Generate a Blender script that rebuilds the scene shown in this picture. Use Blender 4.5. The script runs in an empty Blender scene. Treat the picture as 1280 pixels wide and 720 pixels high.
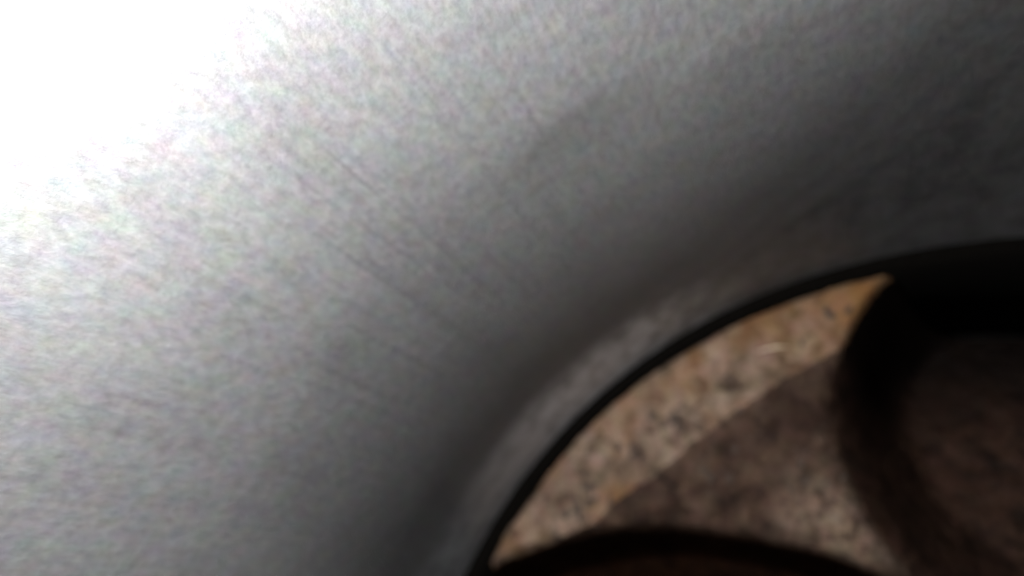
import bpy, math, random
import numpy as np
from mathutils import Matrix, Vector
random.seed(7); rng = np.random.default_rng(7)

R = 0.043                       # bore radius in metres; lengths below are in bore radii
S = bpy.context.scene

# ------------------------------------------------------------------ camera
RT = ((-0.34825528, 0.7499746, -0.56236674),
      (-0.82443947, -0.53055574, -0.19700299),
      (-0.44611414, 0.39503001, 0.8030775))
cd = bpy.data.cameras.new('camera'); cam = bpy.data.objects.new('camera', cd)
S.collection.objects.link(cam)
cam.matrix_world = Matrix.Translation((0.52158*R, 0, 1.12678*R)) @ Matrix(RT).to_4x4()
cd.sensor_width = 36; cd.lens = 36*760/1280
cd.clip_start = 0.0005; cd.clip_end = 10
cd.dof.use_dof = True; cd.dof.focus_distance = 0.42*R; cd.dof.aperture_fstop = 42
S.camera = cam
# ------------------------------------------------------------------ light
w = bpy.data.worlds.new('World'); S.world = w; w.use_nodes = True
w.node_tree.nodes['Background'].inputs[0].default_value = (0.5, 0.55, 0.6, 1)
w.node_tree.nodes['Background'].inputs[1].default_value = 0.002
ld = bpy.data.lights.new('inspection_lamp', 'SPOT'); lamp = bpy.data.objects.new('inspection_lamp', ld)
S.collection.objects.link(lamp)
lamp.location = (0.83*R, 0.16*R, 1.28*R)
ld.energy = 0.142; ld.spot_size = math.radians(158); ld.spot_blend = 1.0
lamp.rotation_euler = Vector((0.20, 0.02, -0.60)).to_track_quat('-Z', 'Y').to_euler()
ld.shadow_soft_size = 0.06*R; ld.color = (1.0, 0.985, 0.978)
S.view_settings.view_transform = 'Standard'; S.view_settings.look = 'None'
S.view_settings.exposure = 0; S.view_settings.gamma = 1
S.render.engine = 'CYCLES'

# ------------------------------------------------------------------ helpers
def link(o, parent=None):
    S.collection.objects.link(o)
    if parent: o.parent = parent
    return o
def thing(name, label, cat):
    o = link(bpy.data.objects.new(name, None)); o.empty_display_size = 0.01
    o['label'] = label; o['category'] = cat
    return o
def mesh_np(name, V, F, mat, parent, smooth=True, label=None, uv=None):
    """V (n,3) in bore radii, F (m,k) quads or triangles"""
    me = bpy.data.meshes.new(name)
    V = np.asarray(V, np.float32)*R; F = np.asarray(F, np.int32); k = F.shape[1]
    me.vertices.add(len(V)); me.vertices.foreach_set('co', V.ravel())
    me.loops.add(F.size); me.loops.foreach_set('vertex_index', F.ravel())
    me.polygons.add(len(F))
    me.polygons.foreach_set('loop_start', np.arange(0, F.size, k, dtype=np.int32))
    me.polygons.foreach_set('loop_total', np.full(len(F), k, np.int32))
    me.update(calc_edges=True)
    me.polygons.foreach_set('use_smooth', np.full(len(F), smooth))
    if uv is not None:
        l = me.uv_layers.new(name='unrolled'); l.data.foreach_set('uv', np.asarray(uv, np.float32)[F.ravel()].ravel())
    me.materials.append(mat)
    o = link(bpy.data.objects.new(name, me), parent)
    if label: o['label'] = label
    return o
def lathe(name, prof, mat, parent, n=720, flip=False, smooth=True, closed=False, label=None):
    prof = np.array(prof, float); m = len(prof)
    a = np.linspace(-math.pi, math.pi, n+1)      # seam far from the view
    rr, aa = np.meshgrid(prof[:, 0], a, indexing='ij'); zz = np.repeat(prof[:, 1][:, None], n+1, 1)
    V = np.stack([rr*np.cos(aa), rr*np.sin(aa), zz], -1).reshape(-1, 3)
    uv = np.stack([aa, zz], -1).reshape(-1, 2)
    i, j = np.meshgrid(np.arange(m if closed else m-1), np.arange(n), indexing='ij'); i2 = (i+1) % m
    F = np.stack([i*(n+1)+j, i*(n+1)+j+1, i2*(n+1)+j+1, i2*(n+1)+j], -1).reshape(-1, 4)
    if flip: F = F[:, ::-1]
    return mesh_np(name, V, F, mat, parent, smooth, label, uv)

class NT:
    def __init__(s, name):
        s.m = bpy.data.materials.new(name); s.m.use_nodes = True
        s.t = s.m.node_tree; s.b = s.t.nodes['Principled BSDF']
    def n(s, typ, **kw):
        o = s.t.nodes.new(typ)
        for k, v in kw.items(): setattr(o, k, v)
        return o
    def l(s, a, b): s.t.links.new(a, b)
    def coords(s, scale=(1, 1, 1), uv=False):
        c = s.n('ShaderNodeTexCoord'); mp = s.n('ShaderNodeMapping')
        q = 1 if uv else 1/R
        mp.inputs['Scale'].default_value = [q*k for k in scale]
        s.l(c.outputs['UV' if uv else 'Object'], mp.inputs['Vector']); return mp.outputs[0]
    def noise(s, vec, scale, detail=4, rough=0.55, dist=0):
        o = s.n('ShaderNodeTexNoise'); o.inputs['Scale'].default_value = scale
        o.inputs['Detail'].default_value = detail; o.inputs['Roughness'].default_value = rough
        o.inputs['Distortion'].default_value = dist; s.l(vec, o.inputs['Vector']); return o
    def ramp(s, fac, stops):
        o = s.n('ShaderNodeValToRGB'); e = o.color_ramp.elements
        while len(e) < len(stops): e.new(0.5)
        for q, (p, c) in zip(e, stops):
            q.position = p; q.color = (c, c, c, 1) if isinstance(c, (int, float)) else (*c, 1)
        s.l(fac, o.inputs[0]); return o.outputs[0]
    def mix(s, fac, a, b, mode='MIX'):
        o = s.n('ShaderNodeMix', data_type='RGBA', blend_type=mode)
        for v, k in ((fac, 0), (a, 6), (b, 7)):
            if isinstance(v, (int, float)): o.inputs[k].default_value = v
            elif isinstance(v, tuple): o.inputs[k].default_value = (*v, 1)
            else: s.l(v, o.inputs[k])
        return o.outputs[2]
    def math(s, op, a, b=0.0):
        o = s.n('ShaderNodeMath', operation=op)
        for v, k in ((a, 0), (b, 1)):
            if isinstance(v, (int, float)): o.inputs[k].default_value = v
            else: s.l(v, o.inputs[k])
        return o.outputs[0]
    def bump(s, h, strength, dist):
        o = s.n('ShaderNodeBump'); o.inputs['Strength'].default_value = strength
        o.inputs['Distance'].default_value = dist*R; s.l(h, o.inputs['Height']); return o

# ------------------------------------------------------------------ materials
def mat_bore():
    t = NT('worn_bore_steel')
    fine = t.noise(t.coords((1.5, 0.8, 1), True), 80, 5, 0.7)
    blot = t.noise(t.coords((1, 1, 1), True), 9, 4, 0.6)
    uvp = t.n('ShaderNodeSeparateXYZ'); t.l(t.coords((1, 1, 1), True), uvp.inputs[0])
    pth = t.math('ADD', uvp.outputs[0], t.math('MULTIPLY', blot.outputs[0], 0.25))
    pa = t.ramp(t.math('ADD', pth, 0.3), [(0.30, 0.10), (0.46, 0.35), (0.60, 0.9), (0.85, 0.6), (1, 0.3)])
    pz = t.ramp(t.math('ADD', uvp.outputs[1], t.math('MULTIPLY', blot.outputs[0], 0.15)), [(0.40, 0.25), (0.60, 1.0), (0.85, 1.0), (0.98, 0.2)])
    patch = t.math('MULTIPLY', pa, pz)
    scr = t.noise(t.coords((85, 2.4, 1), True), 1.0, 4, 0.6, 0.1)
    scr2 = t.noise(t.coords((38, 1.2, 1), True), 1.0, 3, 0.5, 0.2)
    col = t.mix(t.ramp(fine.outputs[0], [(0.3, 0.0), (0.7, 1.0)]), (0.41, 0.417, 0.427), (0.575, 0.582, 0.590))
    tint = t.noise(t.coords((1.3, 0.9, 1), True), 36, 3, 0.65)
    sep = t.mix(0.32, (0.5, 0.5, 0.5), tint.outputs['Color'])
    col = t.mix(0.55, col, sep, 'OVERLAY')
    col = t.mix(patch, col, t.ramp(scr.outputs[0], [(0.30, 0.74), (0.47, 1.0), (1, 1.0)]), 'MULTIPLY')
    col = t.mix(patch, col, t.ramp(scr2.outputs[0], [(0.32, 0.83), (0.5, 1.0), (1, 1.0)]), 'MULTIPLY')
    col = t.mix(1.0, col, t.ramp(blot.outputs[0], [(0.3, 0.86), (0.65, 1.0)]), 'MULTIPLY')
    # wavy lower rim of the oil-washed zone: ring reversal mark
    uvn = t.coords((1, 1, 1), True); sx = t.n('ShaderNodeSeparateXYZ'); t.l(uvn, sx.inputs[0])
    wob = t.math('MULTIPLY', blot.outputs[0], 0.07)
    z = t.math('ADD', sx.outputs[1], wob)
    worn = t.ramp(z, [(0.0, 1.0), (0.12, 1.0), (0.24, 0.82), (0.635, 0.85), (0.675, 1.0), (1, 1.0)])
    # painted reflection of the crown: dark sooty band above, pale scuffed strip below
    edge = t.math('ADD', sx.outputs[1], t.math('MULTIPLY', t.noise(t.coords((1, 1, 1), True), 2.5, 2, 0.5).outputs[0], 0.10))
    # the dark band climbs rightward, painting in the lamp's falloff on that side
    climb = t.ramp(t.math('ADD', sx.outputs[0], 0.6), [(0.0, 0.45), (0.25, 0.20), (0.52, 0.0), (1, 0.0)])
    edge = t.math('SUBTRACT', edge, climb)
    refl_band = t.ramp(edge, [(0.0, 1.0), (0.15, 0.95), (0.22, 0.42), (0.29, 0.40), (0.47, 0.80), (0.60, 1.0)])
    worn = t.mix(1.0, worn, refl_band, 'MULTIPLY')
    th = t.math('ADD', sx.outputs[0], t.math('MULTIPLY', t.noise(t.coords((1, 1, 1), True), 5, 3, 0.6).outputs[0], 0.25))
    refl_strip = t.ramp(t.math('ADD', t.math('MULTIPLY', th, 1.0), 0.3), [(0.0, 0.38), (0.28, 0.42), (0.42, 0.95), (0.56, 1.0), (0.80, 0.6), (1, 0.5)])
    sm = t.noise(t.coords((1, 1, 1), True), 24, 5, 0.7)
    refl_strip = t.mix(1.0, refl_strip, t.ramp(sm.outputs[0], [(0.35, 0.62), (0.60, 1.0)]), 'MULTIPLY')
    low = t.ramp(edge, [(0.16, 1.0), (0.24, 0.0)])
    worn = t.mix(low, worn, t.mix(1.0, worn, refl_strip, 'MULTIPLY'))
    col = t.mix(1.0, col, worn, 'MULTIPLY')  # worn holds the wear and the painted reflection of the crown
    refl_sheen = t.math('MULTIPLY', low, t.ramp(t.math('ADD', t.math('ADD', sx.outputs[0], 0.2), t.math('MULTIPLY', sm.outputs[0], 0.5)), [(0.42, 0.0), (0.55, 0.75), (0.75, 0.85), (0.98, 0.3)]))
    refl_sheen = t.math('MULTIPLY', refl_sheen, t.ramp(sm.outputs[0], [(0.38, 0.35), (0.60, 1.0)]))
    col = t.mix(refl_sheen, col, (0.76, 0.80, 0.86))  # rim light reflected in the strip, painted as a pale tint
    # short smear along the ring reversal mark
    dz = t.math('ABSOLUTE', t.math('SUBTRACT', z, 0.672)); da = t.math('ABSOLUTE', t.math('SUBTRACT', uvp.outputs[0], 0.02))
    sm2 = t.math('MULTIPLY', t.ramp(t.math('MULTIPLY', dz, 10), [(0.0, 1.0), (0.42, 0.0)]), t.ramp(t.math('MULTIPLY', da, 4), [(0.05, 1.0), (0.75, 0.0)]))
    col = t.mix(t.math('MULTIPLY', sm2, 0.52), col, (0.22, 0.22, 0.21))
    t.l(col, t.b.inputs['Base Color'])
    t.b.inputs['Metallic'].default_value = 0.6
    t.l(t.ramp(fine.outputs[0], [(0.3, 0.42), (0.7, 0.52)]), t.b.inputs['Roughness'])
    h = t.math('ADD', t.math('MULTIPLY', scr.outputs[0], 0.5), t.math('MULTIPLY', fine.outputs[0], 1.0))
    t.l(t.bump(h, 0.16, 0.006).outputs[0], t.b.inputs['Normal'])
    return t.m
def mat_deposit(name, light, mid, dark, orange=0.0, dens=0.5, rough=0.7, spotty=1.0, bare=False, spec=0.07, stains=(), lip_shade=None, rim_shade=False):
    t = NT(name); co = t.coords()
    big = t.noise(co, 6, 5, 0.6, 0.4); med = t.noise(co, 22, 6, 0.68, 0.3); fin = t.noise(co, 70, 4, 0.65)
    col = t.mix(t.ramp(med.outputs[0], [(0.36, 0.0), (0.62, 1.0)]), mid, light)
    col = t.mix(t.ramp(big.outputs[0], [(0.36, 1.0), (0.46+0.25*(1-dens), 0.0)]), col, mid)
    grit = t.noise(co, 40, 6, 0.75, 0.2)
    col = t.mix(1.0, col, t.ramp(grit.outputs[0], [(0.36, 0.50), (0.50, 0.92), (0.62, 1.0)]), 'MULTIPLY')
    spots = t.ramp(med.outputs[0], [(0.26+0.09*spotty, 1.0), (0.40+0.09*spotty, 0.0)])
    col = t.mix(t.math('MULTIPLY', spots, 0.8), col, dark)
    if orange:
        o = t.noise(co, 9, 3, 0.5)
        gx = t.n('ShaderNodeSeparateXYZ'); t.l(co, gx.inputs[0])
        side = t.n('ShaderNodeMapRange'); side.inputs[1].default_value = -0.05; side.inputs[2].default_value = -0.30
        t.l(gx.outputs[1], side.inputs[0])
        f = t.math('ADD', t.ramp(o.outputs[0], [(0.45, 0.0), (0.7, 0.45)]), t.math('MULTIPLY', side.outputs[0], 0.6))
        col = t.mix(t.math('MULTIPLY', f, orange), col, (0.17, 0.082, 0.028))
    for (px, py, pr) in stains:      # chipped, oil dark patches
        d = t.n('ShaderNodeVectorMath', operation='DISTANCE'); t.l(co, d.inputs[0]); d.inputs[1].default_value = (px, py, 0.0)
        f = t.math('ADD', t.math('MULTIPLY', d.outputs['Value'], 1/pr), t.math('MULTIPLY', t.noise(co, 34, 6, 0.75, 0.4).outputs[0], 5.0))
        col = t.mix(t.math('MULTIPLY', t.ramp(t.math('MULTIPLY', f, 0.25), [(0.66, 0.85), (0.84, 0.0)]), 1.0), col, dark)
    masks = []
    for (px, py, pr) in (lip_shade or ()):        # pocket shade painted as a dark feather over the lips
        d = t.n('ShaderNodeVectorMath', operation='DISTANCE'); fl = t.n('ShaderNodeVectorMath', operation='MULTIPLY')
        t.l(co, fl.inputs[0]); fl.inputs[1].default_value = (1, 1, 0); t.l(fl.outputs[0], d.inputs[0]); d.inputs[1].default_value = (px, py, 0)
        f = t.math('ADD', t.math('SUBTRACT', d.outputs['Value'], pr), t.math('MULTIPLY', med.outputs[0], 0.05))
        masks.append(t.ramp(t.math('MULTIPLY', f, 5), [(0.10, 0.92), (0.36, 0.0)]))
    if rim_shade:     # shadow over the outer part of the pocket, painted into the crust colour
        fl = t.n('ShaderNodeVectorMath', operation='MULTIPLY'); t.l(co, fl.inputs[0]); fl.inputs[1].default_value = (1, 1, 0)
        ln = t.n('ShaderNodeVectorMath', operation='LENGTH'); t.l(fl.outputs[0], ln.inputs[0])
        f = t.math('ADD', ln.outputs['Value'], t.math('MULTIPLY', big.outputs[0], 0.12))
        col = t.mix(t.ramp(f, [(0.80, 0.0), (0.96, 0.93)]), col, (0.004, 0.0025, 0.002))
    if bare:        # pale crust worn through on the ridge between the pockets
        d = t.n('ShaderNodeVectorMath', operation='DISTANCE'); t.l(co, d.inputs[0]); d.inputs[1].default_value = (0.575, -0.045, 0.0)
        f = t.math('ADD', d.outputs['Value'], t.math('MULTIPLY', big.outputs[0], 0.22))
        col = t.mix(t.math('MULTIPLY', t.ramp(f, [(0.16, 1.0), (0.26, 0.0)]), t.ramp(grit.outputs[0], [(0.40, 0.15), (0.54, 0.9)])), col, (0.190, 0.135, 0.098))
    for mk in masks: col = t.mix(mk, col, (0.010, 0.005, 0.003))
    tint = t.noise(co, 38, 2, 0.6)
    col = t.mix(0.5, col, t.mix(0.35, (0.5, 0.5, 0.5), tint.outputs['Color']), 'OVERLAY')
    t.l(col, t.b.inputs['Base Color'])
    t.b.inputs['Roughness'].default_value = rough; t.b.inputs['Specular IOR Level'].default_value = spec
    h = t.math('ADD', t.math('MULTIPLY', med.outputs[0], 1.0), t.math('MULTIPLY', fin.outputs[0], 0.35))
    t.l(t.bump(h, 0.5, 0.02).outputs[0], t.b.inputs['Normal'])
    return t.m
def mat_plain(name, c, rough=0.6, metal=0.0, var=0.3, scale=30, spec=0.5):
    t = NT(name); n = t.noise(t.coords(), scale, 4, 0.6)
    t.l(t.mix(n.outputs[0], tuple(k*(1-var) for k in c), tuple(min(1, k*(1+var)) for k in c)), t.b.inputs['Base Color'])
    t.b.inputs['Roughness'].default_value = rough; t.b.inputs['Metallic'].default_value = metal; t.b.inputs['Specular IOR Level'].default_value = spec
    t.l(t.bump(n.outputs[0], 0.4, 0.01).outputs[0], t.b.inputs['Normal'])
    return t.m
M_bore = mat_bore()
M_iron = mat_plain('cast_iron_block', (0.12, 0.115, 0.11), 0.7, 0.3)
M_land = mat_deposit('tan_crust', (0.245, 0.178, 0.135), (0.120, 0.080, 0.056), (0.03, 0.02, 0.014), 1.1, 0.45, stains=((0.802, 0.335, 0.028), (0.790, 0.40, 0.015), (0.862, 0.10, 0.030), (0.838, 0.19, 0.02), (0.872, -0.02, 0.022), (0.90, 0.13, 0.015)))
M_dome = mat_deposit('grey_brown_crust', (0.080, 0.050, 0.035), (0.031, 0.0175, 0.0125), (0.016, 0.010, 0.008), 0.0, 0.7, bare=True, lip_shade=((-0.044, 0.570, 0.826), (0.55, -0.45, 0.362)))
M_pock = mat_deposit('sooty_crust', (0.042, 0.022, 0.015), (0.024, 0.0130, 0.0090), (0.008, 0.005, 0.004), 0.0, 0.6, rim_shade=True)
M_shade = mat_deposit('shaded_soot', (0.009, 0.0035, 0.0015), (0.005, 0.002, 0.001), (0.002, 0.001, 0.0006), 0.0, 0.9, spec=0.02)  # shade of the lower pocket painted in as a near-black sooty colour
M_side = mat_plain('burnt_land_gap_shade', (0.003, 0.0025, 0.002), 0.95, spec=0.05)
M_ring = mat_plain('ring_iron', (0.03, 0.025, 0.022), 0.7, 0.3)
M_flake = mat_plain('black_carbon', (0.05, 0.034, 0.025), 0.8)
M_sliver = mat_plain('bright_sliver', (0.75, 0.62, 0.45), 0.35, 0.4, 0.1)

# ------------------------------------------------------------------ cylinder
cyl = thing('engine_cylinder', 'grey brushed steel cylinder wall curving round the crusted piston, glaring white at upper left', 'engine cylinder')
# inner wall: above z 0.66 the bore is unworn and stands 20 micrometres proud
prof = [(1.0, z) for z in np.linspace(-1.3, 0.63, 40)] + [(0.9996, 0.65)] + [(0.9996, z) for z in np.linspace(0.70, 1.75, 22)]
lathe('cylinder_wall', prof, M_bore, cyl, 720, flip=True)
lathe('gap_shade_ring', [(0.9995, 0.004), (0.994, -0.004), (0.985, -0.012), (0.978, -0.03), (0.978, -0.4), (0.9995, -0.4)], M_side, cyl, 720)  # black ring added in the piston gap to stand for its shade
lathe('cylinder_block', [(1.003, -1.3), (1.003, 1.75), (1.16, 1.75), (1.16, -1.3)], M_iron, cyl, 240, closed=True, smooth=False)

# ------------------------------------------------------------------ piston crown as a height field
RP = 0.970
pist = thing('piston', 'brown carbon crusted piston crown with black valve pockets at the foot of the wall', 'piston')
cy_ = np.array([-0.6, -0.354, -0.281, -0.206, -0.127, -0.033, 0.071, 0.217, 0.327, 0.465, 0.55, 0.7])
cx_ = np.array([0.90, 0.885, 0.861, 0.838, 0.831, 0.826, 0.814, 0.790, 0.774, 0.770, 0.775, 0.70])
PK = [(0.55, -0.45, 0.355, 0.29, 0.055), (-0.044, 0.570, 0.826, 0.19, 0.034),     # inlet pair (in view)
      (-0.50, -0.40, 0.30, 0.09, 0.02), (-0.50, 0.40, 0.30, 0.09, 0.02)]          # exhaust pair (behind)
def sstep(a, b, x):
    t = np.clip((x-a)/(b-a), 0, 1); return t*t*(3-2*t)
def vnoise(x, y, s, seed):
    g = np.random.default_rng(seed).random((96, 96)); x = (x*s) % 96; y = (y*s) % 96
    i = np.floor(x).astype(int); j = np.floor(y).astype(int); u = x-i; v = y-j
    u = u*u*(3-2*u); v = v*v*(3-2*v); i1 = (i+1) % 96; j1 = (j+1) % 96; i %= 96; j %= 96
    return (g[i, j]*(1-u)+g[i1, j]*u)*(1-v)+(g[i, j1]*(1-u)+g[i1, j1]*u)*v
def height(x, y):
    xc = np.interp(y, cy_, cx_) + 0.016*(vnoise(x, y, 22, 3)-0.5) + 0.007*(vnoise(x, y, 60, 4)-0.5)
    d = xc-x
    h = -0.045*sstep(0.0, 0.16, d)                    # the crown dips inward of the squish land
    h = h + 0.020*np.exp(-((x-0.60)**2/0.02+(y+0.05)**2/0.004))    # ridge between the pockets
    reg = np.where(d < 0, 0, 1)
    for k, (a, b, r, dep, wd) in enumerate(PK):
        q = r+0.006*(vnoise(x, y, 14, 20+k)-0.5)-np.hypot(x-a, y-b)
        if k == 1: q = np.minimum(q, 0.50-np.hypot(x-0.38, y-0.42))
        fl = -dep - (0.45 if k == 0 else 0.02)*(x-a)*np.sign(a)             # floor sinks toward the rim
        s = sstep(-wd*0.6, wd, q) if k else sstep(-0.025, np.interp(x, [0.66, 0.90], [0.15, 0.05]), q)
        h = h*(1-s)+fl*s
        reg = np.where(q > (-0.008 if k == 1 else -0.012 if k == 0 else 0.0), 2+k, reg)
    crust = 0.010*(vnoise(x, y, 16, 5)-0.5)+0.007*(vnoise(x, y, 42, 6)-0.5)+0.0035*(vnoise(x, y, 95, 7)-0.5)
    h = h+crust
    r = np.hypot(x, y)
    return h - 0.012*sstep(RP-0.012, RP, r), reg
NR, NA = 380, 1700
rr = np.linspace(0.004, RP, NR); aa = np.arange(NA)*2*math.pi/NA
r2, a2 = np.meshgrid(rr, aa, indexing='ij'); X = r2*np.cos(a2); Y = r2*np.sin(a2)
H, REG = height(X, Y)
V = np.stack([X, Y, H], -1).reshape(-1, 3); REG = REG.reshape(-1)
i, j = np.meshgrid(np.arange(NR-1), np.arange(NA), indexing='ij'); j2 = (j+1) % NA
F = np.stack([i*NA+j, (i+1)*NA+j, (i+1)*NA+j2, i*NA+j2], -1).reshape(-1, 4)
FR = REG[F[:, 0]]
xf = V[F[:, 0], 0]
def submesh(name, sel, mat, label=None):
    f = F[sel]; u, inv = np.unique(f, return_inverse=True)
    return mesh_np(name, V[u], inv.reshape(-1, 4), mat, pist, True, label)
submesh('squish_land', FR == 0, M_land, 'tan and orange crusted crescent of the rim')
submesh('crown', FR == 1, M_dome, 'grey brown crusted middle of the crown')
submesh('valve_pocket', FR == 2, M_pock, 'dim brown sooty valve pocket at the right')
submesh('valve_pocket', FR == 3, M_shade, 'black valve pocket at the bottom, its shade painted in')
for k in (2, 3): submesh('valve_pocket', FR == 2+k, M_pock)
# side of the piston: top land, ring grooves, skirt
edge = V.reshape(NR, NA, 3)[-1]
low = edge.copy(); low[:, 2] = -0.50
j = np.arange(NA)
mesh_np('top_land', np.vstack([edge, low]), np.stack([j, j+NA, (j+1) % NA+NA, (j+1) % NA], -1), M_side, pist)
gp = [(RP, -0.50), (0.90, -0.50), (0.90, -0.535), (RP, -0.535), (RP, -0.60), (0.90, -0.60), (0.90, -0.635), (RP, -0.635), (0.985, -0.68), (0.985, -1.15), (0.93, -1.15), (0.93, -0.68)]
lathe('skirt', gp, M_side, pist, 360, smooth=False)
for z in (-0.5025, -0.6025):
    lathe('compression_ring', [(0.91, z), (0.9985, z), (0.9985, z-0.03), (0.91, z-0.03)], M_ring, pist, 360, closed=True, smooth=False)

# ------------------------------------------------------------------ black carbon flakes on the crust
def flake_mesh(k):
    g = np.random.default_rng(100+k); n = 9
    a = np.arange(n)*2*math.pi/n+g.uniform(-.2, .2, n); r = g.uniform(0.55, 1.15, n)
    top = np.stack([r*0.7*np.cos(a), r*0.45*np.sin(a), g.uniform(0.20, 0.34, n)], -1)
    bot = np.stack([r*np.cos(a), r*0.7*np.sin(a), np.full(n, -0.4)], -1)
    V = np.vstack([top, bot, [[0, 0, 0.38]]])*R
    F = [(i, n+i, n+(i+1) % n, (i+1) % n) for i in range(n)]+[(i, (i+1) % n, 2*n) for i in range(n)]
    me = bpy.data.meshes.new('carbon_flake'); me.from_pydata(V.tolist(), [], F); me.materials.append(M_flake); me.update()
    return me
FM = [flake_mesh(k) for k in range(6)]
clusters = [(0.800, 0.325, 0.030, 0.055, 16), (0.845, 0.225, 0.020, 0.035, 8), (0.862, 0.10, 0.030, 0.06, 16),
            (0.870, -0.01, 0.025, 0.04, 12), (0.77, 0.05, 0.04, 0.08, 14), (0.68, -0.04, 0.04, 0.06, 12),
            (0.84, 0.30, 0.03, 0.10, 10), (0.88, -0.18, 0.02, 0.08, 8)]
for (x0, y0, sx, sy, n) in clusters:
    for _ in range(n):
        x = x0+random.gauss(0, sx*0.6); y = y0+random.gauss(0, sy*0.6)
        if math.hypot(x, y) > RP-0.02: continue
        hz = float(height(np.array([x]), np.array([y]))[0][0])
        if hz < -0.08: continue
        s = random.choice((0.003, 0.004, 0.005, 0.007, 0.010, 0.014))
        o = link(bpy.data.objects.new('carbon_flake', random.choice(FM)), pist)
        o.location = (x*R, y*R, hz*R); o.scale = (s, s*random.uniform(0.6, 1.2), s*0.8)
        o.rotation_euler = (random.uniform(-.2, .2), random.uniform(-.2, .2), math.pi/2+random.gauss(0.2, 0.7))

# ------------------------------------------------------------------ a thin bright sliver on the rim
pts = []
for k in range(9):
    u = k/8; x = 0.8985-0.022*u+0.003*math.sin(u*3); y = -0.085-0.055*u
    pts.append((x, y, float(height(np.array([x]), np.array([y]))[0][0])+0.004))
V2, F2 = [], []
for k, p in enumerate(pts):
    rd = 0.0016*math.sin(math.pi*(0.08+0.84*k/8))
    for q in range(6):
        a = q*math.pi/3; V2.append((p[0]+rd*math.cos(a), p[1], p[2]+rd*math.sin(a)))
for k in range(8):
    for q in range(6): F2.append((k*6+q, k*6+(q+1) % 6, (k+1)*6+(q+1) % 6, (k+1)*6+q))
sl = mesh_np('metal_sliver', V2, F2, M_sliver, None)
sl['label'] = 'thin pale metal sliver lying on the tan crusted rim of the piston'; sl['category'] = 'metal sliver'
